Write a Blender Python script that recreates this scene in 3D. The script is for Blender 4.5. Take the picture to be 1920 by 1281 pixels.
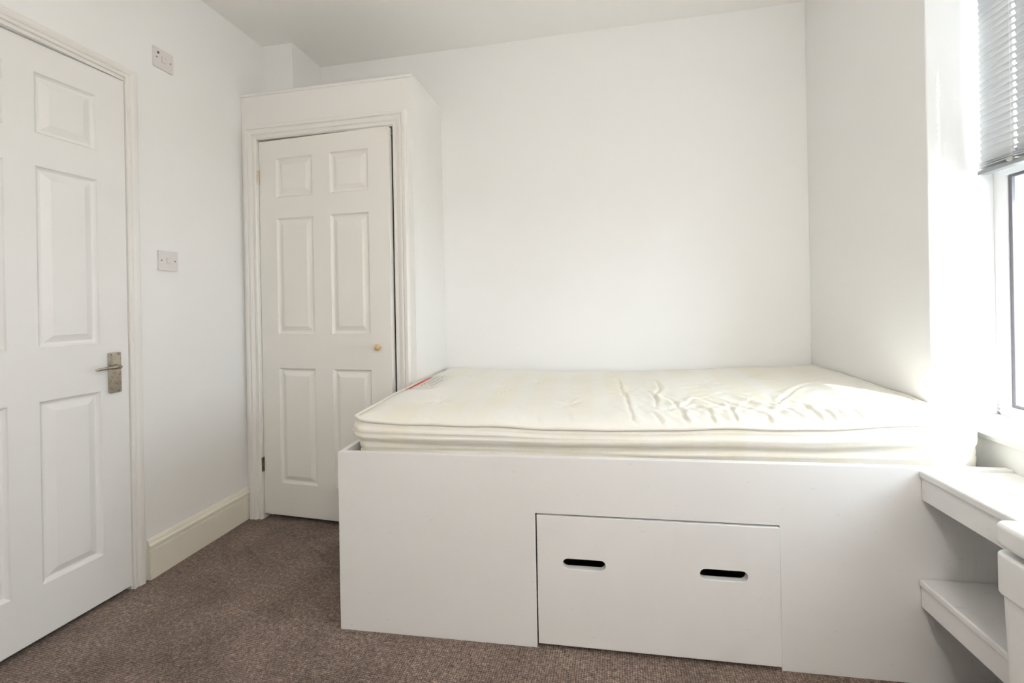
import bpy, bmesh, math, random
import numpy as np
from mathutils import Vector, Matrix
from mathutils.geometry import tessellate_polygon

random.seed(7)
rng = np.random.RandomState(7)
SC = bpy.context.scene
COL = SC.collection
for o in list(bpy.data.objects):
    bpy.data.objects.remove(o)

# ------------------------------------------------------------------ camera
YAW, ROLL, CAM_H, FPX = math.radians(10.8), 0.0182, 1.112, 800.0
F = Vector((-math.sin(YAW), math.cos(YAW), 0)); R = Vector((math.cos(YAW), math.sin(YAW), 0)); U = Vector((0, 0, 1))
c_, s_ = math.cos(ROLL), math.sin(ROLL)
cx_, cy_, cz_ = c_ * R - s_ * U, s_ * R + c_ * U, -F
cam_d = bpy.data.cameras.new('camera')
cam_d.sensor_fit = 'HORIZONTAL'; cam_d.sensor_width = 36.0
cam_d.lens = FPX / 1920 * 36.0
cam_d.shift_y = -(640.5 - 570.0) / 1920
cam_d.clip_start = 0.02
cam = bpy.data.objects.new('camera', cam_d); COL.objects.link(cam)
cam.matrix_world = Matrix(((cx_.x, cy_.x, cz_.x, 0), (cx_.y, cy_.y, cz_.y, 0), (cx_.z, cy_.z, cz_.z, CAM_H), (0, 0, 0, 1)))
SC.camera = cam

# ------------------------------------------------------------------ light
SKY_STRENGTH, SUN_STRENGTH, EXPOSURE = 4.4, 3.5, 1.72
world = bpy.data.worlds.new('sky'); SC.world = world
world.use_nodes = True
bg = world.node_tree.nodes['Background']
bg.inputs[0].default_value = (0.80, 0.89, 1.0, 1); bg.inputs[1].default_value = SKY_STRENGTH
SUN_DIR = Vector((-0.725, 1.0, -1.20)).normalized()
sun_d = bpy.data.lights.new('sun', 'SUN'); sun_d.energy = SUN_STRENGTH; sun_d.angle = math.radians(0.55)
sun_d.color = (1.0, 0.955, 0.92)
sun = bpy.data.objects.new('sun', sun_d); COL.objects.link(sun)
sun.rotation_euler = SUN_DIR.to_track_quat('-Z', 'Y').to_euler()
sun.location = (4, -3, 5)
SC.view_settings.view_transform = 'Standard'; SC.view_settings.look = 'None'
SC.view_settings.gamma = 1.0; SC.view_settings.use_curve_mapping = False
SC.view_settings.exposure = EXPOSURE
SC.cycles.use_denoising = True
SC.cycles.max_bounces = 7; SC.cycles.diffuse_bounces = 6; SC.cycles.glossy_bounces = 3; SC.cycles.transmission_bounces = 3; SC.cycles.transparent_max_bounces = 6
SC.cycles.use_adaptive_sampling = True; SC.cycles.adaptive_threshold = 0.05; SC.cycles.adaptive_min_samples = 12
SC.cycles.caustics_reflective = False; SC.cycles.caustics_refractive = False

# ------------------------------------------------------------------ room dimensions (metres)
XL, XR, YB, YF, ZC = -1.829, 1.069, 2.385, -0.62, 2.602
YC = 1.97                       # cupboard front
XA = 1.146                      # wall under the window
REV0, REV1 = 0.955, 1.608        # window recess
HEAD = 2.23
# sky portal in the window recess: only guides the sampling of the sky
por_d = bpy.data.lights.new('window_portal', 'AREA'); por_d.shape = 'RECTANGLE'
por_d.size = HEAD - 0.74; por_d.size_y = REV1 - REV0; por_d.cycles.is_portal = True
por = bpy.data.objects.new('window_portal', por_d); COL.objects.link(por)
por.location = (1.345, (REV0 + REV1) / 2, (HEAD + 0.74) / 2)
por.rotation_euler = (0, math.radians(90), 0)

# ------------------------------------------------------------------ materials
def new_mat(name):
    m = bpy.data.materials.new(name); m.use_nodes = True
    nt = m.node_tree
    return m, nt, nt.nodes['Principled BSDF']
def nd(nt, t, **kw):
    n = nt.nodes.new(t)
    for k, v in kw.items(): setattr(n, k, v)
    return n
def link(nt, a, b): nt.links.new(a, b)
def paint(name, col, rough=0.55, var=0.03, vscale=3.0, bump=0.04, bscale=180, spec=0.4, tint=None):
    m, nt, b = new_mat(name)
    tc = nd(nt, 'ShaderNodeTexCoord')
    n = nd(nt, 'ShaderNodeTexNoise'); n.inputs['Scale'].default_value = vscale; n.inputs['Detail'].default_value = 4
    link(nt, tc.outputs['Object'], n.inputs['Vector'])
    r = nd(nt, 'ShaderNodeValToRGB')
    r.color_ramp.elements[0].position = 0.3; r.color_ramp.elements[1].position = 0.7
    t = tint or col
    r.color_ramp.elements[0].color = (t[0] * (1 - var), t[1] * (1 - var), t[2] * (1 - var), 1)
    r.color_ramp.elements[1].color = (*col, 1)
    link(nt, n.outputs['Fac'], r.inputs['Fac']); link(nt, r.outputs['Color'], b.inputs['Base Color'])
    b.inputs['Roughness'].default_value = rough; b.inputs['Specular IOR Level'].default_value = spec
    if bump:
        n2 = nd(nt, 'ShaderNodeTexNoise'); n2.inputs['Scale'].default_value = bscale; n2.inputs['Detail'].default_value = 3
        link(nt, tc.outputs['Object'], n2.inputs['Vector'])
        bp = nd(nt, 'ShaderNodeBump'); bp.inputs['Strength'].default_value = bump; bp.inputs['Distance'].default_value = 0.002
        link(nt, n2.outputs['Fac'], bp.inputs['Height']); link(nt, bp.outputs['Normal'], b.inputs['Normal'])
    return m
M = {}
M['wall'] = paint('white_emulsion', (0.86, 0.86, 0.852), 0.8, 0.012, 1.5, 0, 140, 0.2)
M['ceiling'] = paint('ceiling_emulsion', (0.92, 0.91, 0.885), 0.9, 0.015, 1.5, 0, 140, 0.1)
M['gloss'] = paint('white_gloss', (0.82, 0.803, 0.772), 0.35, 0.02, 4, 0.02, 60)
M['door'] = paint('door_white', (0.83, 0.825, 0.81), 0.4, 0.02, 5, 0.03, 300)
M['cupdoor'] = paint('cupboard_door_white', (0.83, 0.812, 0.768), 0.45, 0.03, 2, 0.03, 300)
M['cup'] = paint('cupboard_white', (0.83, 0.82, 0.795), 0.6, 0.02, 3, 0.04, 200)
M['skirt'] = paint('aged_cream_gloss', (0.85, 0.82, 0.72), 0.3, 0.03, 6, 0.02, 60)
M['plastic'] = paint('switch_plastic', (0.75, 0.72, 0.712), 0.3, 0.0, 3, 0)
M['binplastic'] = paint('bin_plastic', (0.80, 0.80, 0.79), 0.35, 0.02, 20, 0.05, 400)
M['upvc'] = paint('window_white', (0.85, 0.85, 0.85), 0.3, 0.01, 3, 0)
def mould(m, centre, size):
    nt = m.node_tree; b = nt.nodes['Principled BSDF']; src = b.inputs['Base Color'].links[0].from_socket
    tc = nd(nt, 'ShaderNodeTexCoord'); mp = nd(nt, 'ShaderNodeMapping', vector_type='TEXTURE')
    mp.inputs['Location'].default_value = centre; mp.inputs['Scale'].default_value = size
    link(nt, tc.outputs['Object'], mp.inputs['Vector'])
    ln = nd(nt, 'ShaderNodeVectorMath', operation='LENGTH'); link(nt, mp.outputs['Vector'], ln.inputs[0])
    no = nd(nt, 'ShaderNodeTexNoise'); no.inputs['Scale'].default_value = 120; no.inputs['Detail'].default_value = 5
    link(nt, tc.outputs['Object'], no.inputs['Vector'])
    ad = nd(nt, 'ShaderNodeMath', operation='MULTIPLY_ADD'); ad.inputs[1].default_value = 2.2; link(nt, no.outputs['Fac'], ad.inputs[0]); link(nt, ln.outputs['Value'], ad.inputs[2])
    r = nd(nt, 'ShaderNodeValToRGB'); r.color_ramp.elements[0].position = .55; r.color_ramp.elements[1].position = .8
    r.color_ramp.elements[0].color = (1, 1, 1, 1); r.color_ramp.elements[1].color = (0, 0, 0, 1)
    hf = nd(nt, 'ShaderNodeMath', operation='MULTIPLY'); hf.inputs[1].default_value = .5
    link(nt, ad.outputs[0], hf.inputs[0]); link(nt, hf.outputs[0], r.inputs['Fac'])
    mx = nd(nt, 'ShaderNodeMixRGB'); mx.inputs['Color2'].default_value = (.16, .14, .17, 1)
    link(nt, r.outputs['Color'], mx.inputs['Fac']); link(nt, src, mx.inputs['Color1']); link(nt, mx.outputs['Color'], b.inputs['Base Color'])
mould(M['upvc'], (0, REV1 - REV0, .01), (.05, .035, .07))
M['sill'] = paint('sill_white', (0.84, 0.84, 0.835), 0.4, 0.04, 12, 0.03, 60)
M['blind'] = paint('blind_slat', (0.60, 0.615, 0.63), 0.4, 0.01, 3, 0)
M['rail'] = paint('blind_rail', (0.34, 0.35, 0.36), 0.35, 0.01, 3, 0)  # darkened to stand in for shading among the stacked slats
M['seal'] = paint('rubber_seal', (0.17, 0.16, 0.18), 0.6, 0.1, 30, 0)
M['dark'] = paint('dark_void', (0.02, 0.018, 0.016), 0.9, 0, 3, 0)  # near-black colour standing in for unlit depth
M['cord'] = paint('white_cord', (0.8, 0.8, 0.8), 0.8, 0, 3, 0)
M['screw'] = paint('screw_dark', (0.20, 0.18, 0.16), 0.4, 0.1, 50, 0)
M['neon'] = paint('neon_window', (0.06, 0.05, 0.045), 0.3, 0, 3, 0)
M['rawwood'] = paint('raw_board', (0.42, 0.32, 0.22), 0.8, 0.1, 10, 0.05, 60)
M['red'] = paint('label_red', (0.72, 0.13, 0.10), 0.8, 0.1, 40, 0)
M['gap'] = paint('rocker_shadow_gap', (.52, .49, .47), .6, 0, 3, 0)
M['paving'] = paint('grey_paving', (.30, .29, .27), .9, .2, 2, .1, 20)
M['ink'] = paint('label_ink', (0.40, 0.37, 0.38), 0.8, 0.1, 40, 0)
M['labelcloth'] = paint('label_cloth', (0.80, 0.775, 0.72), 0.8, 0.02, 40, 0)

def worn_white():
    """white eggshell board with a few thin scuffs and grubby lower edge marks"""
    m, nt, b = new_mat('bed_white')
    tc = nd(nt, 'ShaderNodeTexCoord')
    mp = nd(nt, 'ShaderNodeMapping'); mp.inputs['Scale'].default_value = (16, 40, 44); mp.inputs['Rotation'].default_value = (0, 0.7, 0)
    link(nt, tc.outputs['Object'], mp.inputs['Vector'])
    n = nd(nt, 'ShaderNodeTexNoise'); n.inputs['Scale'].default_value = 1.6; n.inputs['Detail'].default_value = 3; n.inputs['Roughness'].default_value = .6
    link(nt, mp.outputs['Vector'], n.inputs['Vector'])
    r = nd(nt, 'ShaderNodeValToRGB'); r.color_ramp.elements[0].position = .665; r.color_ramp.elements[1].position = .71
    link(nt, n.outputs['Fac'], r.inputs['Fac'])
    n3 = nd(nt, 'ShaderNodeTexNoise'); n3.inputs['Scale'].default_value = 2.2; n3.inputs['Detail'].default_value = 6
    link(nt, tc.outputs['Object'], n3.inputs['Vector'])
    r3 = nd(nt, 'ShaderNodeValToRGB')
    r3.color_ramp.elements[0].position = .35; r3.color_ramp.elements[0].color = (.80, .795, .785, 1)
    r3.color_ramp.elements[1].position = .7; r3.color_ramp.elements[1].color = (.835, .83, .825, 1)
    link(nt, n3.outputs['Fac'], r3.inputs['Fac'])
    mx = nd(nt, 'ShaderNodeMixRGB'); mx.inputs['Color2'].default_value = (.50, .48, .45, 1)
    mm = nd(nt, 'ShaderNodeMath', operation='MULTIPLY'); mm.inputs[1].default_value = .22
    link(nt, r.outputs['Color'], mm.inputs[0]); link(nt, mm.outputs[0], mx.inputs['Fac'])
    link(nt, r3.outputs['Color'], mx.inputs['Color1']); link(nt, mx.outputs['Color'], b.inputs['Base Color'])
    b.inputs['Roughness'].default_value = .42; b.inputs['Specular IOR Level'].default_value = .4
    n2 = nd(nt, 'ShaderNodeTexNoise'); n2.inputs['Scale'].default_value = 90; link(nt, tc.outputs['Object'], n2.inputs['Vector'])
    bp = nd(nt, 'ShaderNodeBump'); bp.inputs['Strength'].default_value = .06; bp.inputs['Distance'].default_value = .002
    link(nt, n2.outputs['Fac'], bp.inputs['Height']); link(nt, bp.outputs['Normal'], b.inputs['Normal'])
    return m
M['bed'] = worn_white()

def carpet():
    m, nt, b = new_mat('brown_loop_carpet')
    tc = nd(nt, 'ShaderNodeTexCoord')
    # loops: staggered rows of small tufts
    br = nd(nt, 'ShaderNodeTexVoronoi'); br.feature = 'F1'; br.inputs['Randomness'].default_value = .32
    mp = nd(nt, 'ShaderNodeMapping'); mp.inputs['Scale'].default_value = (135, 155, 135); mp.inputs['Rotation'].default_value = (0, 0, .05)
    link(nt, tc.outputs['Object'], mp.inputs['Vector']); link(nt, mp.outputs['Vector'], br.inputs['Vector']); br.inputs['Scale'].default_value = 1
    n = nd(nt, 'ShaderNodeTexNoise'); n.inputs['Scale'].default_value = 70; n.inputs['Detail'].default_value = 5; n.inputs['Roughness'].default_value = .75
    link(nt, tc.outputs['Object'], n.inputs['Vector'])
    r = nd(nt, 'ShaderNodeValToRGB')
    e = r.color_ramp.elements
    e[0].position = .28; e[0].color = (.120, .086, .064, 1)
    e[1].position = .72; e[1].color = (.46, .355, .29, 1)
    x = e.new(.5); x.color = (.245, .178, .140, 1)
    link(nt, n.outputs['Fac'], r.inputs['Fac'])
    n2 = nd(nt, 'ShaderNodeTexNoise'); n2.inputs['Scale'].default_value = 5; n2.inputs['Detail'].default_value = 3
    link(nt, tc.outputs['Object'], n2.inputs['Vector'])
    r2 = nd(nt, 'ShaderNodeValToRGB'); r2.color_ramp.elements[0].position = .3; r2.color_ramp.elements[1].position = .7
    r2.color_ramp.elements[0].color = (.72, .70, .68, 1); r2.color_ramp.elements[1].color = (1.15, 1.14, 1.15, 1)
    link(nt, n2.outputs['Fac'], r2.inputs['Fac'])
    mx = nd(nt, 'ShaderNodeMixRGB', blend_type='MULTIPLY'); mx.inputs['Fac'].default_value = 1
    link(nt, r.outputs['Color'], mx.inputs['Color1']); link(nt, r2.outputs['Color'], mx.inputs['Color2'])
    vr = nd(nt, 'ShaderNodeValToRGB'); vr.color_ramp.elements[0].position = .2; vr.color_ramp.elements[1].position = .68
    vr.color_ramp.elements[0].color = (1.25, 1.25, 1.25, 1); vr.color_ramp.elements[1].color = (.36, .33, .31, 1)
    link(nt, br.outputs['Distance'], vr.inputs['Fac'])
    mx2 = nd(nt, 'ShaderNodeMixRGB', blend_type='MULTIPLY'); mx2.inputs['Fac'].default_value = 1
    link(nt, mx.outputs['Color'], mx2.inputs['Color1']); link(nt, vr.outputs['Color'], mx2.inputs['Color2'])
    link(nt, mx2.outputs['Color'], b.inputs['Base Color'])
    b.inputs['Roughness'].default_value = .95; b.inputs['Specular IOR Level'].default_value = .1
    b.inputs['Sheen Weight'].default_value = .25
    inv = nd(nt, 'ShaderNodeMath', operation='SUBTRACT'); inv.inputs[0].default_value = 1
    link(nt, br.outputs['Distance'], inv.inputs[1])
    bp = nd(nt, 'ShaderNodeBump'); bp.inputs['Strength'].default_value = .7; bp.inputs['Distance'].default_value = .004
    link(nt, inv.outputs[0], bp.inputs['Height']); link(nt, bp.outputs['Normal'], b.inputs['Normal'])
    return m
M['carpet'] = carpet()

def ticking():
    m, nt, b = new_mat('cream_mattress_ticking')
    tc = nd(nt, 'ShaderNodeTexCoord')
    n = nd(nt, 'ShaderNodeTexNoise'); n.inputs['Scale'].default_value = 3.2; n.inputs['Detail'].default_value = 5
    link(nt, tc.outputs['Object'], n.inputs['Vector'])
    r = nd(nt, 'ShaderNodeValToRGB'); r.color_ramp.elements[0].position = .36; r.color_ramp.elements[1].position = .66
    r.color_ramp.elements[0].color = (.815, .78, .67, 1); r.color_ramp.elements[1].color = (.835, .82, .76, 1)
    link(nt, n.outputs['Fac'], r.inputs['Fac'])
    # woven bands of paler ticking
    w = nd(nt, 'ShaderNodeTexWave', wave_type='BANDS', bands_direction='X'); w.inputs['Scale'].default_value = 2.0
    w.inputs['Distortion'].default_value = 1.2; w.inputs['Detail'].default_value = 2; w.inputs['Detail Scale'].default_value = .6
    link(nt, tc.outputs['Object'], w.inputs['Vector'])
    wr = nd(nt, 'ShaderNodeValToRGB'); wr.color_ramp.elements[0].position = .62; wr.color_ramp.elements[1].position = .80
    link(nt, w.outputs['Fac'], wr.inputs['Fac'])
    wm = nd(nt, 'ShaderNodeMath', operation='MULTIPLY'); wm.inputs[1].default_value = .45
    link(nt, wr.outputs['Color'], wm.inputs[0])
    mx = nd(nt, 'ShaderNodeMixRGB'); mx.inputs['Color2'].default_value = (.83, .82, .785, 1)
    link(nt, wm.outputs[0], mx.inputs['Fac']); link(nt, r.outputs['Color'], mx.inputs['Color1'])
    link(nt, mx.outputs['Color'], b.inputs['Base Color'])
    b.inputs['Roughness'].default_value = .85; b.inputs['Specular IOR Level'].default_value = .15; b.inputs['Sheen Weight'].default_value = .15
    n2 = nd(nt, 'ShaderNodeTexNoise'); n2.inputs['Scale'].default_value = 260; n2.inputs['Detail'].default_value = 2
    link(nt, tc.outputs['Object'], n2.inputs['Vector'])
    n4 = nd(nt, 'ShaderNodeTexNoise'); n4.inputs['Scale'].default_value = 26; n4.inputs['Detail'].default_value = 3
    link(nt, tc.outputs['Object'], n4.inputs['Vector'])
    ad = nd(nt, 'ShaderNodeMath', operation='MULTIPLY_ADD'); ad.inputs[1].default_value = 2.5
    link(nt, n4.outputs['Fac'], ad.inputs[0]); link(nt, n2.outputs['Fac'], ad.inputs[2])
    bp = nd(nt, 'ShaderNodeBump'); bp.inputs['Strength'].default_value = .22; bp.inputs['Distance'].default_value = .003
    link(nt, ad.outputs[0], bp.inputs['Height']); link(nt, bp.outputs['Normal'], b.inputs['Normal'])
    return m
M['ticking'] = ticking()
M['piping'] = paint('cream_piping', (.83, .815, .75), .8, .04, 30, .1, 300, .15)

def metal(name, col, rough, wear):
    m, nt, b = new_mat(name)
    tc = nd(nt, 'ShaderNodeTexCoord')
    n = nd(nt, 'ShaderNodeTexNoise'); n.inputs['Scale'].default_value = 90; n.inputs['Detail'].default_value = 6
    link(nt, tc.outputs['Object'], n.inputs['Vector'])
    r = nd(nt, 'ShaderNodeValToRGB'); r.color_ramp.elements[0].position = .36; r.color_ramp.elements[1].position = .55
    r.color_ramp.elements[0].color = (*wear, 1); r.color_ramp.elements[1].color = (*col, 1)
    link(nt, n.outputs['Fac'], r.inputs['Fac']); link(nt, r.outputs['Color'], b.inputs['Base Color'])
    b.inputs['Metallic'].default_value = 1; b.inputs['Roughness'].default_value = rough
    return m
M['nickel'] = metal('worn_nickel', (.56, .51, .44), .24, (.42, .37, .30))
M['brass'] = metal('worn_brass', (.78, .71, .58), .35, (.60, .52, .40))
M['rust'] = metal('dull_steel', (.30, .24, .19), .5, (.16, .11, .08))

def pine():
    m, nt, b = new_mat('pine_knob')
    tc = nd(nt, 'ShaderNodeTexCoord')
    w = nd(nt, 'ShaderNodeTexWave', wave_type='BANDS', bands_direction='Z'); w.inputs['Scale'].default_value = 55
    w.inputs['Distortion'].default_value = 2.5
    link(nt, tc.outputs['Object'], w.inputs['Vector'])
    r = nd(nt, 'ShaderNodeValToRGB'); r.color_ramp.elements[0].color = (.50, .30, .12, 1); r.color_ramp.elements[1].color = (.72, .52, .28, 1)
    link(nt, w.outputs['Fac'], r.inputs['Fac']); link(nt, r.outputs['Color'], b.inputs['Base Color'])
    b.inputs['Roughness'].default_value = .4
    return m
M['pine'] = pine()

def glass():
    m = bpy.data.materials.new('window_glass'); m.use_nodes = True
    nt = m.node_tree; nt.nodes.clear()
    out = nd(nt, 'ShaderNodeOutputMaterial'); mix = nd(nt, 'ShaderNodeMixShader')
    tr = nd(nt, 'ShaderNodeBsdfTransparent'); tr.inputs[0].default_value = (.96, .98, .97, 1)
    gl = nd(nt, 'ShaderNodeBsdfGlossy'); gl.inputs['Roughness'].default_value = .02
    lw = nd(nt, 'ShaderNodeLayerWeight'); lw.inputs['Blend'].default_value = .5
    pw = nd(nt, 'ShaderNodeMath', operation='POWER'); pw.inputs[1].default_value = 5
    fr = nd(nt, 'ShaderNodeMath', operation='MULTIPLY_ADD'); fr.inputs[1].default_value = .9; fr.inputs[2].default_value = .03
    link(nt, lw.outputs['Facing'], pw.inputs[0]); link(nt, pw.outputs[0], fr.inputs[0])
    link(nt, fr.outputs[0], mix.inputs[0]); link(nt, tr.outputs[0], mix.inputs[1]); link(nt, gl.outputs[0], mix.inputs[2])
    link(nt, mix.outputs[0], out.inputs['Surface'])
    return m
M['glass'] = glass()
def clear_plastic():
    m, nt, b = new_mat('clear_plastic')
    b.inputs['Base Color'].default_value = (.75, .73, .70, 1); b.inputs['Roughness'].default_value = .15
    b.inputs['Transmission Weight'].default_value = .5
    return m
M['clear'] = clear_plastic()

# ------------------------------------------------------------------ mesh helpers
class MB:
    def __init__(s): s.v = []; s.f = []
    def add(s, vs, fs):
        k = len(s.v); s.v += [tuple(p) for p in vs]; s.f += [tuple(i + k for i in q) for q in fs]; return s
    def box(s, x0, x1, y0, y1, z0, z1):
        return s.add([(x0, y0, z0), (x1, y0, z0), (x1, y1, z0), (x0, y1, z0), (x0, y0, z1), (x1, y0, z1), (x1, y1, z1), (x0, y1, z1)],
                     [(0, 3, 2, 1), (4, 5, 6, 7), (0, 1, 5, 4), (1, 2, 6, 5), (2, 3, 7, 6), (3, 0, 4, 7)])
    def extr(s, loops, f, w0, w1):
        """polygon (outer loop first, then holes) in (u,v), extruded from w0 to w1, mapped by f(u,v,w)"""
        tri = tessellate_polygon([[Vector((a, b, 0)) for a, b in L] for L in loops])
        flat = [p for L in loops for p in L]; n = len(flat)
        vs = [f(a, b, w0) for a, b in flat] + [f(a, b, w1) for a, b in flat]
        fs = [t for t in tri] + [tuple(i + n for i in t) for t in tri]
        k = 0
        for L in loops:
            m = len(L)
            for i in range(m):
                j = (i + 1) % m
                fs.append((k + i, k + j, k + j + n, k + i + n))
            k += m
        return s.add(vs, fs)
    def sweep(s, prof, path, f):
        """mitred sweep of an open profile [(d, p)] along a 2D path; d is offset to the left of the path, p the projection"""
        n = len(path); P = [Vector(q) for q in path]; rows = []
        for i in range(n):
            a = (P[i] - P[i - 1]).normalized() if i > 0 else (P[1] - P[0]).normalized()
            b = (P[i + 1] - P[i]).normalized() if i < n - 1 else a
            na, nb = Vector((-a.y, a.x)), Vector((-b.y, b.x))
            m = na + nb; m = m / (m.dot(na))
            rows.append([f(P[i].x + m.x * d, P[i].y + m.y * d, p) for d, p in prof])
        k = len(prof); vs = [p for r in rows for p in r]; fs = []
        for i in range(n - 1):
            for j in range(k - 1):
                fs.append((i * k + j, (i + 1) * k + j, (i + 1) * k + j + 1, i * k + j + 1))
        fs.append(tuple(range(k))); fs.append(tuple((n - 1) * k + j for j in reversed(range(k))))
        return s.add(vs, fs)
    def tube(s, pts, rad, seg=10, closed=False, caps=True):
        P = [Vector(p) for p in pts]; n = len(P); rs = rad if isinstance(rad, (list, tuple)) else [rad] * n
        vs = []; up = None
        for i in range(n):
            t = (P[(i + 1) % n] - P[i - 1]) if closed else (P[min(i + 1, n - 1)] - P[max(i - 1, 0)])
            t.normalize()
            if up is None:
                up = Vector((0, 0, 1)) if abs(t.z) < .9 else Vector((1, 0, 0))
            a = t.cross(up).normalized(); up = a.cross(t).normalized()
            for k in range(seg):
                th = 2 * math.pi * k / seg
                vs.append(P[i] + rs[i] * (math.cos(th) * a + math.sin(th) * up))
        fs = []
        for i in range(n if closed else n - 1):
            for k in range(seg):
                a0, b0 = i * seg + k, i * seg + (k + 1) % seg
                j = (i + 1) % n
                fs.append((a0, b0, j * seg + (k + 1) % seg, j * seg + k))
        if caps and not closed:
            fs.append(tuple(reversed(range(seg)))); fs.append(tuple((n - 1) * seg + k for k in range(seg)))
        return s.add(vs, fs)
    def lathe(s, prof, o, ax, seg=24):
        """profile [(r, h)] turned about axis ax at origin o"""
        ax = Vector(ax).normalized(); o = Vector(o)
        a = ax.orthogonal().normalized(); b = ax.cross(a)
        vs = [o + h * ax + r * (math.cos(2 * math.pi * k / seg) * a + math.sin(2 * math.pi * k / seg) * b) for r, h in prof for k in range(seg)]
        fs = []
        for i in range(len(prof) - 1):
            for k in range(seg):
                fs.append((i * seg + k, i * seg + (k + 1) % seg, (i + 1) * seg + (k + 1) % seg, (i + 1) * seg + k))
        fs.append(tuple(reversed(range(seg)))); fs.append(tuple((len(prof) - 1) * seg + k for k in range(seg)))
        return s.add(vs, fs)
    def mesh(s, name, mat, smooth=False):
        me = bpy.data.meshes.new(name); me.from_pydata(s.v, [], s.f); me.validate()
        bm = bmesh.new(); bm.from_mesh(me); bmesh.ops.recalc_face_normals(bm, faces=bm.faces)
        bm.to_mesh(me); bm.free()
        if smooth: me.polygons.foreach_set('use_smooth', [True] * len(me.polygons))
        me.materials.append(mat); return me
    def build(s, name, mat, parent=None, bevel=0, smooth=False, loc=None, seg=2):
        o = bpy.data.objects.new(name, s.mesh(name, mat, smooth)); COL.objects.link(o)
        if parent: o.parent = parent
        if loc: o.location = loc
        if bevel:
            b = o.modifiers.new('bevel', 'BEVEL'); b.width = bevel; b.segments = seg; b.limit_method = 'ANGLE'; b.angle_limit = math.radians(40)
        return o
def empty(name, loc=(0, 0, 0), rz=0):
    o = bpy.data.objects.new(name, None); COL.objects.link(o); o.location = loc; o.rotation_euler = (0, 0, rz); o.empty_display_size = .1
    return o
def tag(o, label=None, cat=None, group=None, kind=None):
    if label: o['label'] = label
    if cat: o['category'] = cat
    if group: o['group'] = group
    if kind: o['kind'] = kind
    return o
def structure(o, label, cat):
    return tag(o, label, cat, None, 'structure')
def rect(a0, a1, b0, b1): return [(a0, b0), (a1, b0), (a1, b1), (a0, b1)]
def rrect(a0, a1, b0, b1, r, seg=6):
    out = []
    for (cx, cy, t0) in ((a1 - r, b0 + r, -90), (a1 - r, b1 - r, 0), (a0 + r, b1 - r, 90), (a0 + r, b0 + r, 180)):
        for k in range(seg + 1):
            t = math.radians(t0 + 90 * k / seg); out.append((cx + r * math.cos(t), cy + r * math.sin(t)))
    return out

# ------------------------------------------------------------------ the setting
TH = 0.12
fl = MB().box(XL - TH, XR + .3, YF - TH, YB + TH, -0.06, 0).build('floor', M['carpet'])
structure(fl, 'brown flecked loop pile carpet covering the floor', 'carpet')
ce = MB().box(XL - TH, XR + .3, YF - TH, YB + TH, ZC, ZC + .1).build('ceiling', M['ceiling'])
structure(ce, 'plain off white painted ceiling', 'ceiling')
wb = MB().box(XL - TH, XR + .3, YB, YB + TH, 0, ZC).build('wall_back', M['wall'])
structure(wb, 'plain white wall behind the bed', 'wall')
wf = MB().box(XL - TH, XR + .3, YF - TH, YF, 0, ZC).build('wall_front', M['wall'])
structure(wf, 'plain white wall opposite the bed', 'wall')
# left wall with the doorway
DY0, DY1, DTOP = 0.762, 1.386, 2.0315
wl = MB().extr([[(YF, 0), (DY0, 0), (DY0, DTOP), (DY1, DTOP), (DY1, 0), (YB, 0), (YB, ZC), (YF, ZC)]],
               lambda u, v, w: (w, u, v), XL - TH, XL).build('wall_left', M['wall'])
structure(wl, 'white wall with the door and the two switches', 'wall')
# pier above the cupboard
wp = MB().box(XL, -1.636, 2.127, YB, 2.26, ZC).build('wall_pier', M['wall'])
structure(wp, 'short white boxed pier in the corner above the cupboard', 'wall')
# right wall with the window recess
wr = MB().extr([[(YF, 0), (REV0, 0), (REV0, HEAD), (REV1, HEAD), (REV1, 0), (YB, 0), (YB, ZC), (YF, ZC)]],
               lambda u, v, w: (w, u, v), XR, XR + .275).build('wall_right', M['wall'], bevel=.004)
structure(wr, 'white wall beside the bed with the deep window recess', 'wall')
wa = MB().box(XA, XR + .275, REV0, REV1, 0, .70).build('wall_apron', M['wall'])
structure(wa, 'white wall panel under the window sill', 'wall')

# paved yard below the window
gd = MB().box(1.6, 30, -25, 25, -3.2, -3.0).build('ground', M['paving'])
structure(gd, 'pale paved ground outside below the window', 'ground')

# skirting board on the left wall
prof = [(0, .0), (0, .019), (.118, .019), (.121, .015), (.126, .015), (.129, .021), (.140, .021), (.145, .012), (.155, .010), (.162, .006), (.164, 0)]
def skirt(path_y0, path_y1):
    return MB().sweep(prof, [(path_y0, 0), (path_y1, 0)], lambda u, v, w: (XL + w, u, v))
bl = skirt(1.443, YC).build('baseboard_left', M['skirt'])
structure(bl, 'deep cream moulded skirting board between door and cupboard', 'skirting board')

# ------------------------------------------------------------------ six-panel doors
RING = [(0, 0), (.0030, -.0050), (.008, -.0100), (.011, -.0115), (.016, -.0115), (.019, -.0100), (.037, -.0014), (.0395, -.0006)]
def panel_mb(u0, u1, z0, z1, depth=.03):
    m = MB(); vs = []
    rings = RING
    for d, w in rings:
        vs += [(u0 + d, w, z0 + d), (u1 - d, w, z0 + d), (u1 - d, w, z1 - d), (u0 + d, w, z1 - d)]
    fs = []
    for i in range(len(rings) - 1):
        for k in range(4):
            fs.append((i * 4 + k, i * 4 + (k + 1) % 4, (i + 1) * 4 + (k + 1) % 4, (i + 1) * 4 + k))
    n = (len(rings) - 1) * 4
    fs.append((n, n + 1, n + 2, n + 3))
    b = len(vs)
    vs += [(u0, -depth, z0), (u1, -depth, z0), (u1, -depth, z1), (u0, -depth, z1)]
    for k in range(4): fs.append((k, b + k, b + (k + 1) % 4, (k + 1) % 4))
    fs.append((b, b + 3, b + 2, b + 1))
    return m.add(vs, fs)
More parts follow.
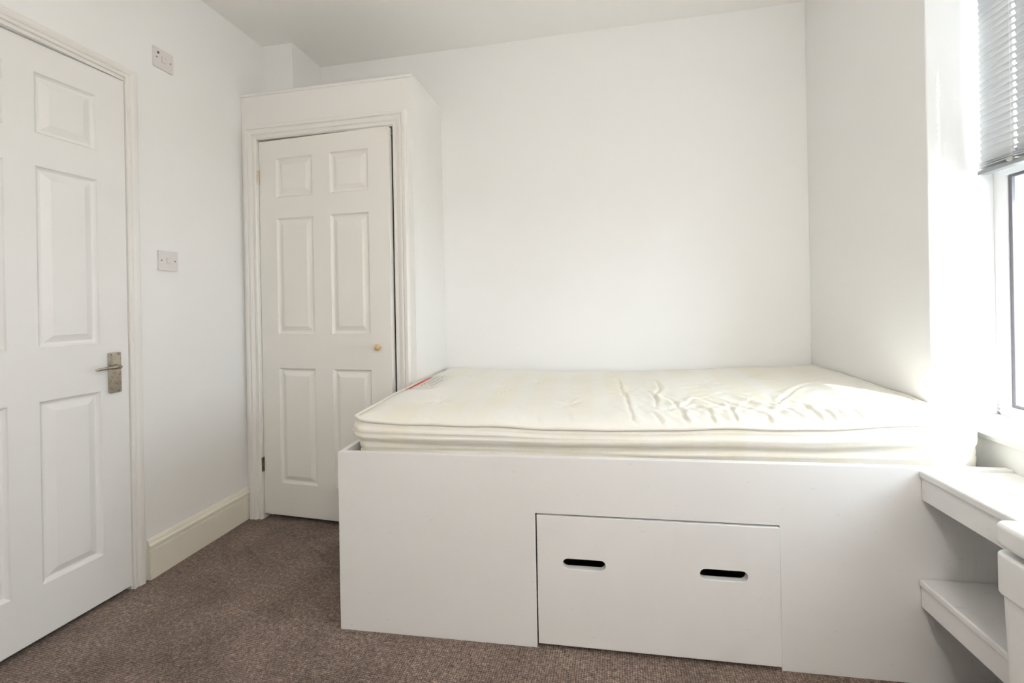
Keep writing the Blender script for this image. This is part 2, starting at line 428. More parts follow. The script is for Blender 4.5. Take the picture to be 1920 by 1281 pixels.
def six_panel(parent, W, z0, z1, cols, rows, mat, name='leaf', th=.036):
    """local frame: u along +x, outward normal +y (front face at y=0), z up"""
    holes = [rect(a, b, c, d) for a, b in cols for c, d in rows]
    leaf = MB().extr([rect(0, W, z0, z1)] + holes, lambda u, v, w: (u, w, v), -th, 0).build(name, mat, parent, bevel=.0015)
    for a, b in cols:
        for c, d in rows:
            panel_mb(a, b, c, d).build('panel', mat, leaf)
    return leaf
ARCH = [(0, 0), (0, .009), (.002, .012), (.009, .012), (.012, .008), (.015, .008), (.018, .012), (.026, .016), (.036, .017), (.041, .015), (.043, .010), (.044, 0)]

# the door on the left wall (hinged towards the camera, just off the latch)
d1 = empty('door_1', (XL, DY1, 0))
structure(d1, 'white six panel door with worn nickel lever handle', 'door')
# lining and architrave (room frame, relative to the doorway corner)
lin = MB().box(-TH + .001, -.001, -.002, .001, 0, DTOP).build('door_lining', M['gloss'], d1)
arch_path = [(.001, 0), (.001, DTOP + .012), (DY0 - DY1, DTOP + .012), (DY0 - DY1, 0)]
MB().box(0, .004, DY0 - DY1, .001, DTOP - .001, DTOP + .013).build('head_strip', M['gloss'], d1)
MB().sweep([(-d, p) for d, p in ARCH], arch_path, lambda u, v, w: (w, u, v)).build('architrave', M['gloss'], d1)
MB().box(-TH + .02, -TH + .04, DY0 - DY1, 0, 0, DTOP).build('passage_shade_sheet', M['dark'], d1)  # added black sheet, paints the darkness of the passage behind the door gaps
ang = math.radians(3.5)
# leaf local frame: u runs from the handle edge towards the hinge; world dir D, normal N
D = Vector((-math.sin(ang), -math.cos(ang), 0)); Nn = Vector((math.cos(ang), -math.sin(ang), 0))
LW = .61
cols = [(.095, .269), (.348, .515)]; rows = [(.193, .809), (.992, 1.608), (1.721, 1.927)]
leafroot_m = Matrix(((D.x, Nn.x, 0, 0.003), (D.y, Nn.y, 0, -.0012), (0, 0, 1, 0), (0, 0, 0, 1)))
leaf = six_panel(d1, LW, .017, 2.029, cols, rows, M['door'])
leaf.matrix_local = leafroot_m
# handle: backplate, lever, screws
pl = MB().extr([rrect(.030, .072, .797, .952, .004)], lambda u, v, w: (u, w, v), 0, .007).build('handle_plate', M['nickel'], d1, bevel=.003, seg=3)
pl.matrix_local = leafroot_m
tag(pl, 'worn nickel lever handle on its backplate')
lv = MB().lathe([(.010, .007), (.0105, .012), (.008, .016), (.007, .030)], (.052, 0, .897), (0, 1, 0), 18)
pts = [(.047, .033, .897), (.052, .035, .8975), (.064, .035, .8978), (.084, .033, .8975), (.106, .031, .8965), (.121, .031, .895), (.127, .0305, .8945)]
lv.tube(pts, [.0055, .008, .0068, .0055, .0052, .0056, .004], 12)
lv.build('lever', M['nickel'], pl, smooth=True)
for (u, z) in ((.039, .944), (.063, .944), (.039, .805), (.063, .805)):
    MB().lathe([(.0028, .0065), (.0028, .0074), (.0015, .0078)], (u, 0, z), (0, 1, 0), 10).build('screw', M['screw'], pl)
for z in (.2, 1.0, 1.85):
    h = MB().lathe([(.006, 0), (.006, .08)], (LW + .002, .004, z), (0, 0, 1), 12).build('hinge', M['rust'], d1); h.matrix_local = leafroot_m

# ------------------------------------------------------------------ switches on the left wall
def plate(name, y, z, label, extra):
    root = empty(name, (XL, y, z))
    tag(root, label, 'switch')
    f = lambda u, v, w: (w, u, v)
    MB().extr([rrect(-.043, .043, -.043, .043, .004)], f, 0, .009).build('face_plate', M['plastic'], root, bevel=.0025, seg=3)
    for u in (-.030, .030):
        MB().lathe([(.0032, .0085), (.0032, .0094), (.001, .0094)], (0, u, 0), (1, 0, 0), 10).build('screw', M['screw'], root)
    extra(root, f)
    return root
def rocker1(root, f):
    m = MB().extr([rect(-.0085, .0085, -.012, .012)], lambda u, v, w: (w + (0 if w < .009 else v * .09), u, v), .008, .0115)
    m.build('rocker', M['plastic'], root, bevel=.0008)
    MB().extr([rect(-.0098, .0098, -.0133, .0133), rect(-.0088, .0088, -.0123, .0123)], f, .0082, .0092).build('rocker_gap', M['gap'], root)
def rocker2(root, f):
    MB().extr([rect(-.0065, .0065, -.013, .013)], lambda u, v, w: (w + (0 if w < .009 else -v * .09), u, v), .008, .0115).build('rocker', M['plastic'], root, bevel=.0008)
    MB().extr([rect(-.0095, .0095, -.0138, .0138), rect(-.0068, .0068, -.0133, .0133)], f, .0082, .0092).build('rocker_gap', M['gap'], root)
    MB().extr([rect(-.028, -.020, .017, .026)], f, .008, .0105).build('neon_indicator', M['neon'], root, bevel=.0006)
plate('light_switch', 1.551, 1.327, 'white square light switch with one rocker beside the door', rocker1)
plate('fused_switch', 1.546, 2.201, 'white switch plate with small dark neon window high on the wall', rocker2)

# ------------------------------------------------------------------ built-in cupboard
CX1, CTOP = -.857, 2.252
cu = empty('built_in_cupboard', (XL + .001, YC, 0))
tag(cu, 'white boxed in cupboard with six panel door in the corner', 'cupboard')
W = CX1 - XL - .001; CD = YB - YC - .001
O0, O1, OT = .094, .870, 2.005                 # door opening, from the left wall
fq = lambda u, v, w: (u, w, v)
MB().extr([[(0, 0), (O0, 0), (O0, OT), (O1, OT), (O1, 0), (W, 0), (W, CTOP - .012), (0, CTOP - .012)]], fq, 0, .018).build('front_board', M['cup'], cu, bevel=.001)
MB().box(W - .018, W, .018, CD, 0, CTOP - .012).build('side_board', M['cup'], cu)
MB().box(0, W, .0, CD, CTOP - .012, CTOP).build('top_board', M['cup'], cu)
MB().sweep([(0, 0), (0, .004), (.003, .008), (.011, .009), (.014, .006), (.016, 0)], [(0, CTOP - .016), (W, CTOP - .016)], lambda u, v, w: (u, -w, v)).build('top_bead', M['cup'], cu)
MB().sweep([(0, 0), (0, .002), (.003, .003), (.011, .003), (.014, .002), (.016, 0)], [(0, CTOP - .016), (CD, CTOP - .016)], lambda u, v, w: (W + w, u, v)).build('top_bead', M['cup'], cu)
ARC2 = [(0, 0), (0, .010), (.004, .014), (.013, .014), (.017, .008), (.022, .008), (.026, .015), (.038, .019), (.044, .019), (.048, .014), (.052, .020), (.066, .021), (.070, .016), (.071, 0)]
MB().sweep(ARC2, [(O1, 0), (O1, OT), (O0, OT), (O0, 0)][::-1], lambda u, v, w: (u, -w, v)).build('architrave', M['gloss'], cu)
ml = MB(); ml.box(O0 - .002, O0 + .003, -.006, .09, 0, OT); ml.box(O1 - .003, O1 + .002, -.006, .09, 0, OT); ml.box(O0, O1, -.006, .09, OT - .003, OT + .002)
ml.build('door_lining', M['gloss'], cu)
MB().box(O0 + .003, O0 + .02, .045, .06, 0, OT).build('door_stop', M['gloss'], cu)
MB().box(.01, W - .03, .35, .36, 0, CTOP - .03).build('interior_shade_sheet', M['dark'], cu)  # black sheet painting the cupboard's unlit interior, seen through the door gap
# door leaf, hinged on the left, standing slightly proud at the knob side
b = math.radians(2.6)
mat2 = Matrix(((math.cos(b), math.sin(b), 0, .100), (-math.sin(b), -math.cos(b) * 1, 0, .004), (0, 0, 1, 0), (0, 0, 0, 1)))
# local y is the outward normal (towards the room, -y)
mat2 = Matrix(((math.cos(b), -math.sin(b), 0, .100), (-math.sin(b), -math.cos(b), 0, .002), (0, 0, 1, 0), (0, 0, 0, 1)))
cols2 = [(.105, .324), (.427, .643)]; rows2 = [(.196, .797), (.977, 1.581), (1.691, 1.896)]
cd = six_panel(cu, .757, .027, 1.993, cols2, rows2, M['cupdoor'], name='door')
cd.matrix_local = mat2
MB().lathe([(.007, 0), (.006, .006), (.0085, .011), (.0135, .016), (.0155, .023), (.0135, .030), (.008, .034), (.002, .0355)], (.692, 0, .911), (0, 1, 0), 24).build('knob', M['pine'], cd, smooth=True)['label'] = 'small round pine knob'
for z, mt in ((1.807, 'brass'), (.289, 'rust')):
    hm = MB()
    for k in range(5):
        hm.lathe([(.0068, z - .0375 + k * .015), (.0068, z - .0375 + k * .015 + .0135)], (-.004, .005, 0), (0, 0, 1), 12)
    hm.box(-.006, .003, -.001, .0008, z - .0375, z + .0375)
    hm.build('hinge', M[mt], cd)

# ------------------------------------------------------------------ window
w1 = empty('window_1', (1.245, REV0, .738))
structure(w1, 'white framed window over the sill half covered by a blind', 'window')
WW, WH = REV1 - REV0, HEAD - .738
fx = lambda u, v, w: (w, u, v)
FB = .043
TZ0, TZ1 = 1.478 - .738, 1.545 - .738
MB().extr([rect(0, WW, 0, WH), rect(FB, WW - FB, .030, TZ0), rect(FB, WW - FB, TZ1, WH - .05)], fx, 0, .06).build('window_frame', M['upvc'], w1, bevel=.003)
for (a, b_) in ((.030, TZ0), (TZ1, WH - .05)):
    MB().extr([rect(FB, WW - FB, a, b_), rect(FB + .011, WW - FB - .011, a + .009, b_ - .009)], fx, .006, .014).build('glazing_seal', M['seal'], w1)
    MB().box(.022, .026, FB + .002, WW - FB - .002, a + .001, b_ - .001).build('pane', M['glass'], w1)
sl = MB().extr([[(-.128, -.034), (.03, -.034), (.03, 0), (-.120, -.002), (-.127, -.008)]], lambda u, v, w: (u, w, v), .0, WW).build('window_sill', M['sill'], w1, bevel=.003)
MB().extr([[(-.112, -.050), (-.098, -.050), (-.098, -.034), (-.118, -.034)]], lambda u, v, w: (u, w, v), .0, WW).build('sill_moulding', M['sill'], w1)

# ------------------------------------------------------------------ venetian blind
BX, BY0, BY1 = 1.200, .975, 1.586
bd = empty('venetian_blind', (BX, BY0, 1.487))
tag(bd, 'pale grey venetian blind drawn half down over the window', 'blind')
BL = BY1 - BY0
cords = [BL - .112, .112]
PITCH, SW = .0205, .025
def slat_mesh(tilt, holes=True):
    n = 9; ys = [0.0]
    for c in sorted(cords): ys += [c - .0045, c + .0045]
    ys.append(BL)
    vs = []; fs = []
    for y in ys:
        for k in range(n):
            t = (k / (n - 1) - .5) * SW
            bow = .0022 * (1 - (2 * t / SW) ** 2)
            # upper edge leans into the room, lower edge to the glass
            x = -t * math.cos(tilt) - bow * math.sin(tilt)
            z = t * math.sin(tilt) - bow * math.cos(tilt)
            vs.append((x, y, z))
    for i in range(len(ys) - 1):
        hole = holes and i % 2 == 1
        for k in range(n - 1):
            if hole and k in (2, 3, 4, 5): continue
            fs.append((i * n + k, (i + 1) * n + k, (i + 1) * n + k + 1, i * n + k + 1))
    return vs, fs
def slat_build(name, tilt):
    vs, fs = slat_mesh(tilt)
    me = bpy.data.meshes.new(name); me.from_pydata(vs, [], fs); me.polygons.foreach_set('use_smooth', [True] * len(fs))
    me.materials.append(M['blind']); return me
tilted = slat_build('slat', math.radians(70)); flat = slat_build('slat', math.radians(8))
def slat(me, z):
    o = bpy.data.objects.new('slat', me); COL.objects.link(o); o.parent = bd; o.location = (0, 0, z)
    s = o.modifiers.new('thickness', 'SOLIDIFY'); s.thickness = .0004
for k in range(3): slat(flat, .022 + k * .0065)
nsl = int((HEAD - .045 - 1.487 - .046) / PITCH)
for k in range(nsl): slat(tilted, .046 + k * PITCH)
MB().extr([[(-.013, 0), (.013, 0), (.013, .010), (.009, .015), (-.009, .015), (-.013, .010)]], lambda u, v, w: (u, w, v), 0, BL).build('bottom_rail', M['rail'], bd, bevel=.0015)
MB().box(-.014, .014, 0, BL, HEAD - 1.487 - .030, HEAD - 1.487 - .001).build('head_rail', M['rail'], bd, bevel=.001)
for c in cords:
    for x in (-.0135, .0135):
        MB().tube([(x, c, .012), (x, c, HEAD - 1.487 - .028)], .0004, 5).build('ladder_cord', M['cord'], bd)
    MB().lathe([(.004, 0), (.0075, .001), (.0085, .006), (.006, .010), (.002, .012)], (-.012, c, .016), (-1, 0, .2), 14).build('cord_button', M['clear'], bd, smooth=True)

# ------------------------------------------------------------------ storage bed
P0 = Vector((-.877, 1.333, 0)); BA = math.atan2(1.411 - 1.333, .761 + .877)
bed = empty('storage_bed', P0, BA)
tag(bed, 'white painted box bed with a wide drawer under the mattress', 'bed')
BLN = 2.022
zt = lambda s: .611 + .0055 * s
S0, S1, DZ = .6805, 1.4135, .4345
MB().extr([[(0, 0), (S0, 0), (S0, DZ), (S1, DZ), (S1, -.0), (BLN, 0), (BLN, zt(BLN)), (0, zt(0))]], fq, 0, .022).build('front_panel', M['bed'], bed, bevel=.0015)
MB().box(0, .018, .022, .612, 0, .611).build('side_panel', M['bed'], bed, bevel=.0015)
MB().extr([[(.032, .023), (1.93, .023), (1.97, .93), (.075, .93)]], lambda u, v, w: (u, v, w), .568, .586).build('base_board', M['rawwood'], bed)
def stadium(s0, s1, z0, z1, n=8):
    r = (z1 - z0) / 2; zc = (z0 + z1) / 2; out = []
    for k in range(n + 1):
        t = math.radians(-90 + 180 * k / n); out.append((s1 - r + r * math.cos(t), zc + r * math.sin(t)))
    for k in range(n + 1):
        t = math.radians(90 + 180 * k / n); out.append((s0 + r + r * math.cos(t), zc + r * math.sin(t)))
    return out
# drawer front: local origin at its left edge, right end standing a little proud
dr = MB().extr([rect(0, .7265, .014, .4285), stadium(.0815, .2165, .261, .294), stadium(.4985, .6365, .259, .292)], fq, 0, .022).build('drawer', M['bed'], bed, bevel=.003, seg=3)
dr.location = (S0 + .0045, .0015, 0); dr.rotation_euler = (0, 0, -math.radians(.45))
db = MB()
db.box(.02, .032, .022, .5, .03, .30); db.box(.694, .706, .022, .5, .03, .30); db.box(.032, .694, .488, .5, .03, .30); db.box(.032, .694, .022, .488, .03, .036)
db.build('drawer_box', M['rawwood'], dr)

# ------------------------------------------------------------------ mattress
MX0, MX1, MY1, MZ0 = -.844, 1.060, 2.374, .588
def mfront(x): return 1.371 + (x + .84) * .0476
ZF = ([-.85, -.76, -.57, -.38, -.2, -.06, .14, .30, .52, .685, .816, .97, 1.08], [.716, .711, .707, .704, .701, .701, .704, .710, .715, .719, .729, .740, .738])
ZBk = ([-.86, -.65, -.34, -.10, .24, .51, .77, 1.01, 1.08], [.730, .731, .729, .729, .733, .744, .757, .766, .767])
TUFT = [(-.255, 2.0), (-.39, 1.80), (.09, 2.158), (.115, 1.779), (.938, 1.623), (.449, 1.953), (-.62, 2.10), (-.60, 1.60), (.70, 2.12), (.62, 1.66), (-.10, 1.62), (.30, 1.60)]
FOLDS = [[(0.107, 2.206), (0.106, 1.979), (0.112, 1.784), (0.122, 1.587), (0.118, 1.467), (0.14, 1.416), (0.14, 1.347)], [(0.198, 1.525), (0.211, 1.403), (0.214, 1.356)], [(0.295, 1.536), (0.28, 1.371)], [(0.38, 1.563), (0.37, 1.437), (0.371, 1.382)], [(0.46, 1.625), (0.443, 1.49), (0.444, 1.391)], [(0.503, 1.56), (0.541, 1.502), (0.542, 1.403)], [(0.27, 2.024), (0.264, 1.835), (0.227, 1.739)], [(0.276, 1.681), (0.29, 1.57)], [(0.461, 1.643), (0.48, 1.575), (0.586, 1.715)], [(0.624, 1.643), (0.664, 1.685), (0.75, 1.794), (0.836, 1.893)], [(0.305, 1.607), (0.362, 1.701), (0.418, 1.717), (0.448, 1.642)], [(0.217, 1.806), (0.224, 1.717), (0.216, 1.597)], [(0.621, 1.643), (0.634, 1.544), (0.642, 1.456)], [(0.698, 1.634), (0.681, 1.434)], [(0.729, 1.571), (0.712, 1.425)], [(0.77, 1.56), (0.733, 1.427)], [(0.81, 1.549), (0.794, 1.475), (0.816, 1.451)], [(0.534, 1.471), (0.539, 1.403)]]
FAINT = [[(-0.611, 1.431), (-0.544, 1.388)], [(-0.463, 1.382), (-0.452, 1.415)], [(-0.311, 1.577), (-0.246, 1.491)], [(-0.196, 1.479), (-0.173, 1.328)], [(-0.091, 1.491), (-0.076, 1.368)], [(-0.274, 1.453), (-0.258, 1.346)]]
def fold(x, y, line, amp, wid):
    best = np.full(x.shape, 9.0); sgn = np.zeros(x.shape); tt = np.zeros(x.shape); L = 0
    segs = []
    for (x0, y0), (x1, y1) in zip(line[:-1], line[1:]):
        l = math.hypot(x1 - x0, y1 - y0); segs.append((x0, y0, x1, y1, l)); L += l
    acc = 0
    for x0, y0, x1, y1, l in segs:
        t = np.clip(((x - x0) * (x1 - x0) + (y - y0) * (y1 - y0)) / (l * l), 0, 1)
        dx, dy = x - (x0 + t * (x1 - x0)), y - (y0 + t * (y1 - y0))
        dd = np.hypot(dx, dy); cr = (x1 - x0) * dy - (y1 - y0) * dx
        m = dd < best
        best = np.where(m, dd, best); sgn = np.where(m, np.sign(cr), sgn); tt = np.where(m, (acc + t * l) / L, tt)
        acc += l
    env = np.sin(np.pi * np.clip(tt, .08, .92)) ** .5
    d = best * sgn
    return amp * env * (-1.0 * np.exp(-(d / wid) ** 2) + .8 * np.exp(-((d - 2.4 * wid) / (2.2 * wid)) ** 2) + .3 * np.exp(-((d + 2.2 * wid) / (2 * wid)) ** 2))
def Hm(x, y):
    x = np.asarray(x, float); y = np.asarray(y, float)
    y0 = 1.371 + (x + .84) * .0476
    v = np.clip((y - y0) / (MY1 - y0), 0, 1)
    z = np.interp(x, *ZF) * (1 - v) + np.interp(x, *ZBk) * v
    # crown and rounding to the seam
    d = np.minimum(np.minimum(y - y0, MY1 - y), np.minimum(x - MX0, 1.085 - x)); d = np.maximum(d, 0)
    left = np.clip(1 - (x - MX0) / .5, 0, 1)
    z = z + (.020 + .012 * left * v) * (1 - np.exp(-d / .035)) + .008 * np.sin(np.pi * v)
    z += .006 * np.exp(-(((x - .93) / .22) ** 2 + ((y - 1.72) / .16) ** 2))
    # gentle unevenness
    z += .0022 * np.sin(9 * x + 1.3) * np.sin(8 * y + .4) + .0014 * np.sin(17 * x - 6 * y) * np.sin(14 * y + 3)
    z += .0009 * np.sin(41 * x + 12 * np.sin(5 * y)) * np.sin(33 * y + 2) * (1 - np.exp(-d / .05))
    calm = 1 - np.exp(-(d / .03) ** 2)
    for tx, ty in TUFT:
        r = np.hypot(x - tx, y - ty); th = np.arctan2(y - ty, x - tx)
        z += -.005 * np.exp(-(r / .016) ** 2) - .004 * np.exp(-(r / .06) ** 2) + .0012 * np.cos(7 * th + tx * 9) * np.exp(-((r - .045) / .028) ** 2)
    wx = x + .0035 * np.sin(24 * y + 9 * x) + .0012 * np.sin(60 * y + 20 * x); wy = y + .007 * np.sin(24 * x + 7 * y) + .002 * np.sin(60 * x + 2)
    for k_, f_ in enumerate(FOLDS): z += calm * fold(wx, wy, f_, .0030 if k_ == 0 else .0048 if abs(f_[-1][1] - f_[0][1]) > abs(f_[-1][0] - f_[0][0]) else .0026, .0062)
    for f_ in FAINT: z += calm * fold(wx, wy, f_, .0018, .008)
    rump = np.exp(-(((x - .55) / .38) ** 2 + ((y - 1.58) / .17) ** 2))
    z += calm * rump * 1.4 * (.0016 * np.sin(62 * wx + 25 * wy) + .0011 * np.sin(104 * wx - 22 * wy + 3 * np.sin(30 * y)) + .0007 * np.sin(150 * wx + 64 * wy))
    return z
def mright(y):
    # the end bulges a little into the window recess, in front of the wall
    t = np.clip((1.600 - y) / .05, 0, 1); t = t * t * (3 - 2 * t)
    return MX1 + .047 * t
def mplan(u, v):
    """unit square -> rounded plan of the mattress"""
    u = np.asarray(u, float); v = np.asarray(v, float)
    W_, H_ = 1.92, 1.0; r = .055
    px, py = u * W_, v * H_
    for sx in (0, 1):
        for sy in (0, 1):
            cx = r if sx == 0 else W_ - r; cy = r if sy == 0 else H_ - r
            dx = (cx - px) if sx == 0 else (px - cx); dy = (cy - py) if sy == 0 else (py - cy)
            m = (dx > 0) & (dy > 0)
            k = np.where(m, np.maximum(dx, dy) / np.maximum(np.hypot(dx, dy), 1e-9), 1)
            px = np.where(m, cx + (-dx if sx == 0 else dx) * k, px); py = np.where(m, cy + (-dy if sy == 0 else dy) * k, py)
    u2, v2 = px / W_, py / H_
    xa = MX0 + u2 * (MX1 - MX0)
    y = mfront(xa) * (1 - v2) + MY1 * v2
    x = MX0 + u2 * (mright(y) - MX0)
    y = mfront(x) * (1 - v2) + MY1 * v2
    return x, y
NX, NY, NR = 420, 210, 22
ug, vg = np.meshgrid(np.linspace(0, 1, NX + 1), np.linspace(0, 1, NY + 1))
gx, gy = mplan(ug, vg); gz = Hm(gx, gy)
top = np.stack([gx, gy, gz], -1).reshape(-1, 3)
idx = np.arange((NX + 1) * (NY + 1)).reshape(NY + 1, NX + 1)
ring = list(idx[0, :]) + list(idx[1:, -1]) + list(idx[-1, ::-1][1:]) + list(idx[::-1, 0][1:-1])
rp = top[ring]; nrg = len(ring)
tan = np.roll(rp, -1, 0) - np.roll(rp, 1, 0); nrm = np.stack([tan[:, 1], -tan[:, 0]], -1); nrm /= np.linalg.norm(nrm, axis=1)[:, None] + 1e-9
for _ in range(3): nrm = (np.roll(nrm, 1, 0) + nrm * 2 + np.roll(nrm, -1, 0)) / 4
arc = np.cumsum(np.hypot(tan[:, 0], tan[:, 1]) / 2)
sides = []
free = (rp[:, 1] < 1.90) & (rp[:, 0] < 1.03)        # front face and left end can bulge freely
for k in range(1, NR + 1):
    h = k / NR
    hc = .50 + .06 * np.sin(arc * 2.1 + .6) + .03 * np.sin(arc * 5.3)
    sm = np.clip((h - hc + .07) / .14, 0, 1); sm = sm * sm * (3 - 2 * sm)
    off = .013 * np.sin(np.pi * np.clip(h / .62, 0, 1)) * (1 - sm) - .008 * sm + .004 * np.sin(np.pi * h)
    for q in range(5):
        c0 = .14 + .17 * q + .05 * np.sin(arc * (1.3 + .5 * q) + q * 2.2)
        e = np.clip(np.sin(arc * (.9 + .33 * q) + q * 1.7) * .8 + .35, 0, 1)
        off = off - .0060 * e * np.exp(-((h - c0) / .028) ** 2) + .0035 * e * np.exp(-((h - c0 - .075) / .045) ** 2)
    off = np.where(free, off, np.minimum(off * .3, .002))
    off = off - .006 * max(0, (h - .82) / .18) ** 2
    z = rp[:, 2] * (1 - h) + MZ0 * h
    sides.append(np.stack([rp[:, 0] + nrm[:, 0] * off, rp[:, 1] + nrm[:, 1] * off, z], -1))
V = np.concatenate([top] + sides); base = len(top)
faces = []
for j in range(NY):
    a = idx[j]; b2 = idx[j + 1]
    faces += list(zip(a[:-1].tolist(), a[1:].tolist(), b2[1:].tolist(), b2[:-1].tolist()))
prev = ring
for k in range(NR):
    cur = [base + k * nrg + i for i in range(nrg)]
    for i in range(nrg):
        j = (i + 1) % nrg; faces.append((int(prev[i]), cur[i], cur[j], int(prev[j])))
    prev = cur
faces.append(tuple(reversed(prev)))
MO = (MX0, 1.37, MZ0)
mt = empty('mattress', MO)
tag(mt, 'cream double mattress with wrinkled top lying on the bed', 'mattress')
me = bpy.data.meshes.new('mattress_body'); me.from_pydata((V - np.array(MO)).tolist(), [], faces)
me.polygons.foreach_set('use_smooth', [True] * len(me.polygons)); me.materials.append(M['ticking'])
mb_ = bpy.data.objects.new('cover', me); COL.objects.link(mb_); mb_.parent = mt
pp = rp[::3]; pn = nrm[::3]
fr_ = ((pp[:, 1] < 2.0) & (pp[:, 0] < 1.03)).astype(float)
pip = np.stack([pp[:, 0] + pn[:, 0] * .006 * fr_ - pn[:, 0] * .005 * (1 - fr_), pp[:, 1] + pn[:, 1] * .006 * fr_ - pn[:, 1] * .005 * (1 - fr_), pp[:, 2] + .0010 + .0012 * np.sin(np.arange(len(pp)) * .37)], -1) - np.array(MO)
MB().tube(pip.tolist(), .0066, 10, closed=True).build('piping', M['piping'], mt, smooth=True)
for tx, ty in TUFT[:7]:
    z = float(Hm(np.array([tx]), np.array([ty]))[0])
    MB().lathe([(.009, 0), (.009, .002), (.006, .0035), (.002, .004)], (tx - MO[0], ty - MO[1], z - MO[2]), (0, 0, 1), 12).build('tuft_button', M['piping'], mt, smooth=True)
def drape(name, x0, x1, y0, y1, lift, mat, parent, nx=10, ny=16, skew=0):
    us, vs_ = np.meshgrid(np.linspace(0, 1, nx + 1), np.linspace(0, 1, ny + 1))
    X = x0 + (x1 - x0) * us + skew * vs_; Y = y0 + (y1 - y0) * vs_
    Z = Hm(X, Y) + lift
    P = (np.stack([X, Y, Z], -1).reshape(-1, 3) - np.array(MO)).tolist(); n = nx + 1
    fs = [(j * n + i, j * n + i + 1, (j + 1) * n + i + 1, (j + 1) * n + i) for j in range(ny) for i in range(nx)]
    return MB().add(P, fs).build(name, mat, parent, smooth=True)
lab = drape('maker_label', -.825, -.690, 1.745, 2.055, .0012, M['labelcloth'], mt)
tag(lab, 'sewn cloth label with red edge stripe and faded grey print')
drape('red_stripe', -.822, -.792, 1.750, 2.030, .0020, M['red'], lab, 3, 16)
def scrawl(y0, y1, xc, amp, freq, ph):
    n = 60; pts = []
    for k in range(n + 1):
        t = k / n; y = y0 + (y1 - y0) * t
        x = xc + amp * math.sin(freq * t + ph) * (.6 + .4 * math.sin(2.7 * freq * t))
        pts.append((x, y))
    xs = np.array([p[0] for p in pts]); ys = np.array([p[1] for p in pts]); z = Hm(xs, ys) + .0022
    vs = []; fs = []
    for i in range(n + 1):
        for s in (-1, 1): vs.append((xs[i] - MO[0] + .0022 * s, ys[i] - MO[1] + .0016 * s, z[i] - MO[2]))
    for i in range(n): fs.append((2 * i, 2 * i + 1, 2 * i + 3, 2 * i + 2))
    MB().add(vs, fs).build('faded_print', M['ink'], lab)
scrawl(1.80, 2.03, -.768, .008, 46, 0); scrawl(1.83, 2.045, -.742, .009, 40, 1.2); scrawl(1.80, 1.95, -.716, .006, 34, 2.0)

# ------------------------------------------------------------------ low shelf unit beside the bed, under the window
sh = empty('shelf_unit', (.906, 1.12, 0))
tag(sh, 'white painted two tier shelf unit against the bed under the window', 'shelf unit')
def bedy(x): return 1.333 + (x + .877) * math.tan(BA) - .001
SX1 = XA - .906 - .001
for nm, z, th_, fz in (('top_board', .616, .022, .530), ('lower_shelf', .305, .020, .224)):
    x0_ = 0 if nm == 'top_board' else -.006
    poly = [(x0_, 0), (SX1, 0), (SX1, bedy(XA) - 1.12), (x0_, bedy(.906 + x0_) - 1.12)]
    o = MB().extr([poly], lambda u, v, w: (u, v, w), z - th_, z).build(nm, M['bed'], sh, bevel=.006, seg=4)
    poly2 = [(x0_ + .007, .0), (x0_ + .025, .0), (x0_ + .025, bedy(.931 + x0_) - 1.121), (x0_ + .007, bedy(.913 + x0_) - 1.121)]
    MB().extr([poly2], lambda u, v, w: (u, v, w), fz, z - th_).build('fascia', M['bed'], sh, bevel=.001)
MB().box(.012, SX1, .002, .020, 0, .594).build('end_panel', M['bed'], sh, bevel=.001)

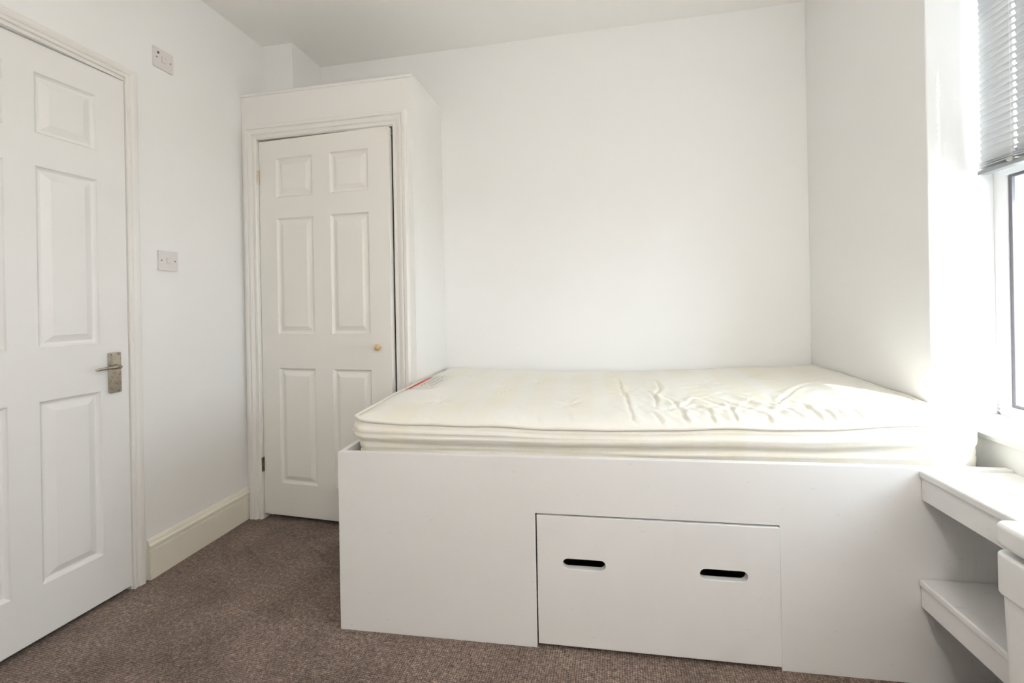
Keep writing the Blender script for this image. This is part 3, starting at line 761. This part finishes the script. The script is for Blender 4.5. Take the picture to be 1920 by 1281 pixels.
# ------------------------------------------------------------------ slim bin in front of the shelf
bn = empty('lidded_bin', (.942, .905, 0))
tag(bn, 'slim white plastic bin with rounded lid beside the shelf', 'bin')
HX, HY = .106, .197
def rbox(name, hx, hy, z0, z1, r, mat, bev, taper=1.0, parent=bn):
    L0 = rrect(-hx * taper, hx * taper, -hy * taper, hy * taper, r, 6); L1 = rrect(-hx, hx, -hy, hy, r, 6); n = len(L0)
    m = MB().add([(a, b_, z0) for a, b_ in L0] + [(a, b_, z1) for a, b_ in L1],
                 [tuple(reversed(range(n))), tuple(range(n, 2 * n))] + [(i, (i + 1) % n, n + (i + 1) % n, n + i) for i in range(n)])
    return m.build(name, mat, parent, bevel=bev, seg=5)
rbox('body', HX - .006, HY - .006, 0, .48, .024, M['binplastic'], .002, .93)
rbox('rim', HX, HY, .475, .566, .026, M['binplastic'], .008)
rbox('lid', HX + .001, HY + .001, .577, .630, .026, M['binplastic'], .014)
rbox('gap_shade_core', HX - .03, HY - .03, .55, .585, .02, M['dark'], 0)  # black core painting the shade in the gap under the lid

# ------------------------------------------------------------------ ceiling lamp behind the camera
def lamp_glow():
    m = bpy.data.materials.new('lamp_glass'); m.use_nodes = True
    nt = m.node_tree; nt.nodes.clear()
    out = nd(nt, 'ShaderNodeOutputMaterial'); em = nd(nt, 'ShaderNodeEmission')
    em.inputs['Color'].default_value = (1.0, .935, .87, 1); em.inputs['Strength'].default_value = LAMP_STRENGTH
    link(nt, em.outputs[0], out.inputs['Surface'])
    return m
LAMP_STRENGTH = 17.0
lp = empty('ceiling_lamp', (.30, -.25, ZC))
tag(lp, 'round frosted glass globe lamp hanging from the ceiling', 'lamp')
MB().lathe([(.05, 0), (.05, -.015), (.02, -.04), (.006, -.045)], (0, 0, 0), (0, 0, 1), 32).build('ceiling_rose', M['plastic'], lp, smooth=True)
MB().tube([(0, 0, -.04), (0, 0, -.69)], .004, 8).build('flex', M['cord'], lp)
MB().lathe([(.02, -.66), (.03, -.67), (.04, -.72), (.052, -.73)], (0, 0, 0), (0, 0, 1), 32).build('lamp_holder', M['plastic'], lp, smooth=True)
MB().lathe([(.05, -.731)] + [(.12 * math.sin(math.radians(t)), -.84 + .12 * math.cos(math.radians(t))) for t in range(25, 180, 10)] + [(.004, -.96)], (0, 0, 0), (0, 0, 1), 32).build('globe', lamp_glow(), lp, smooth=True)
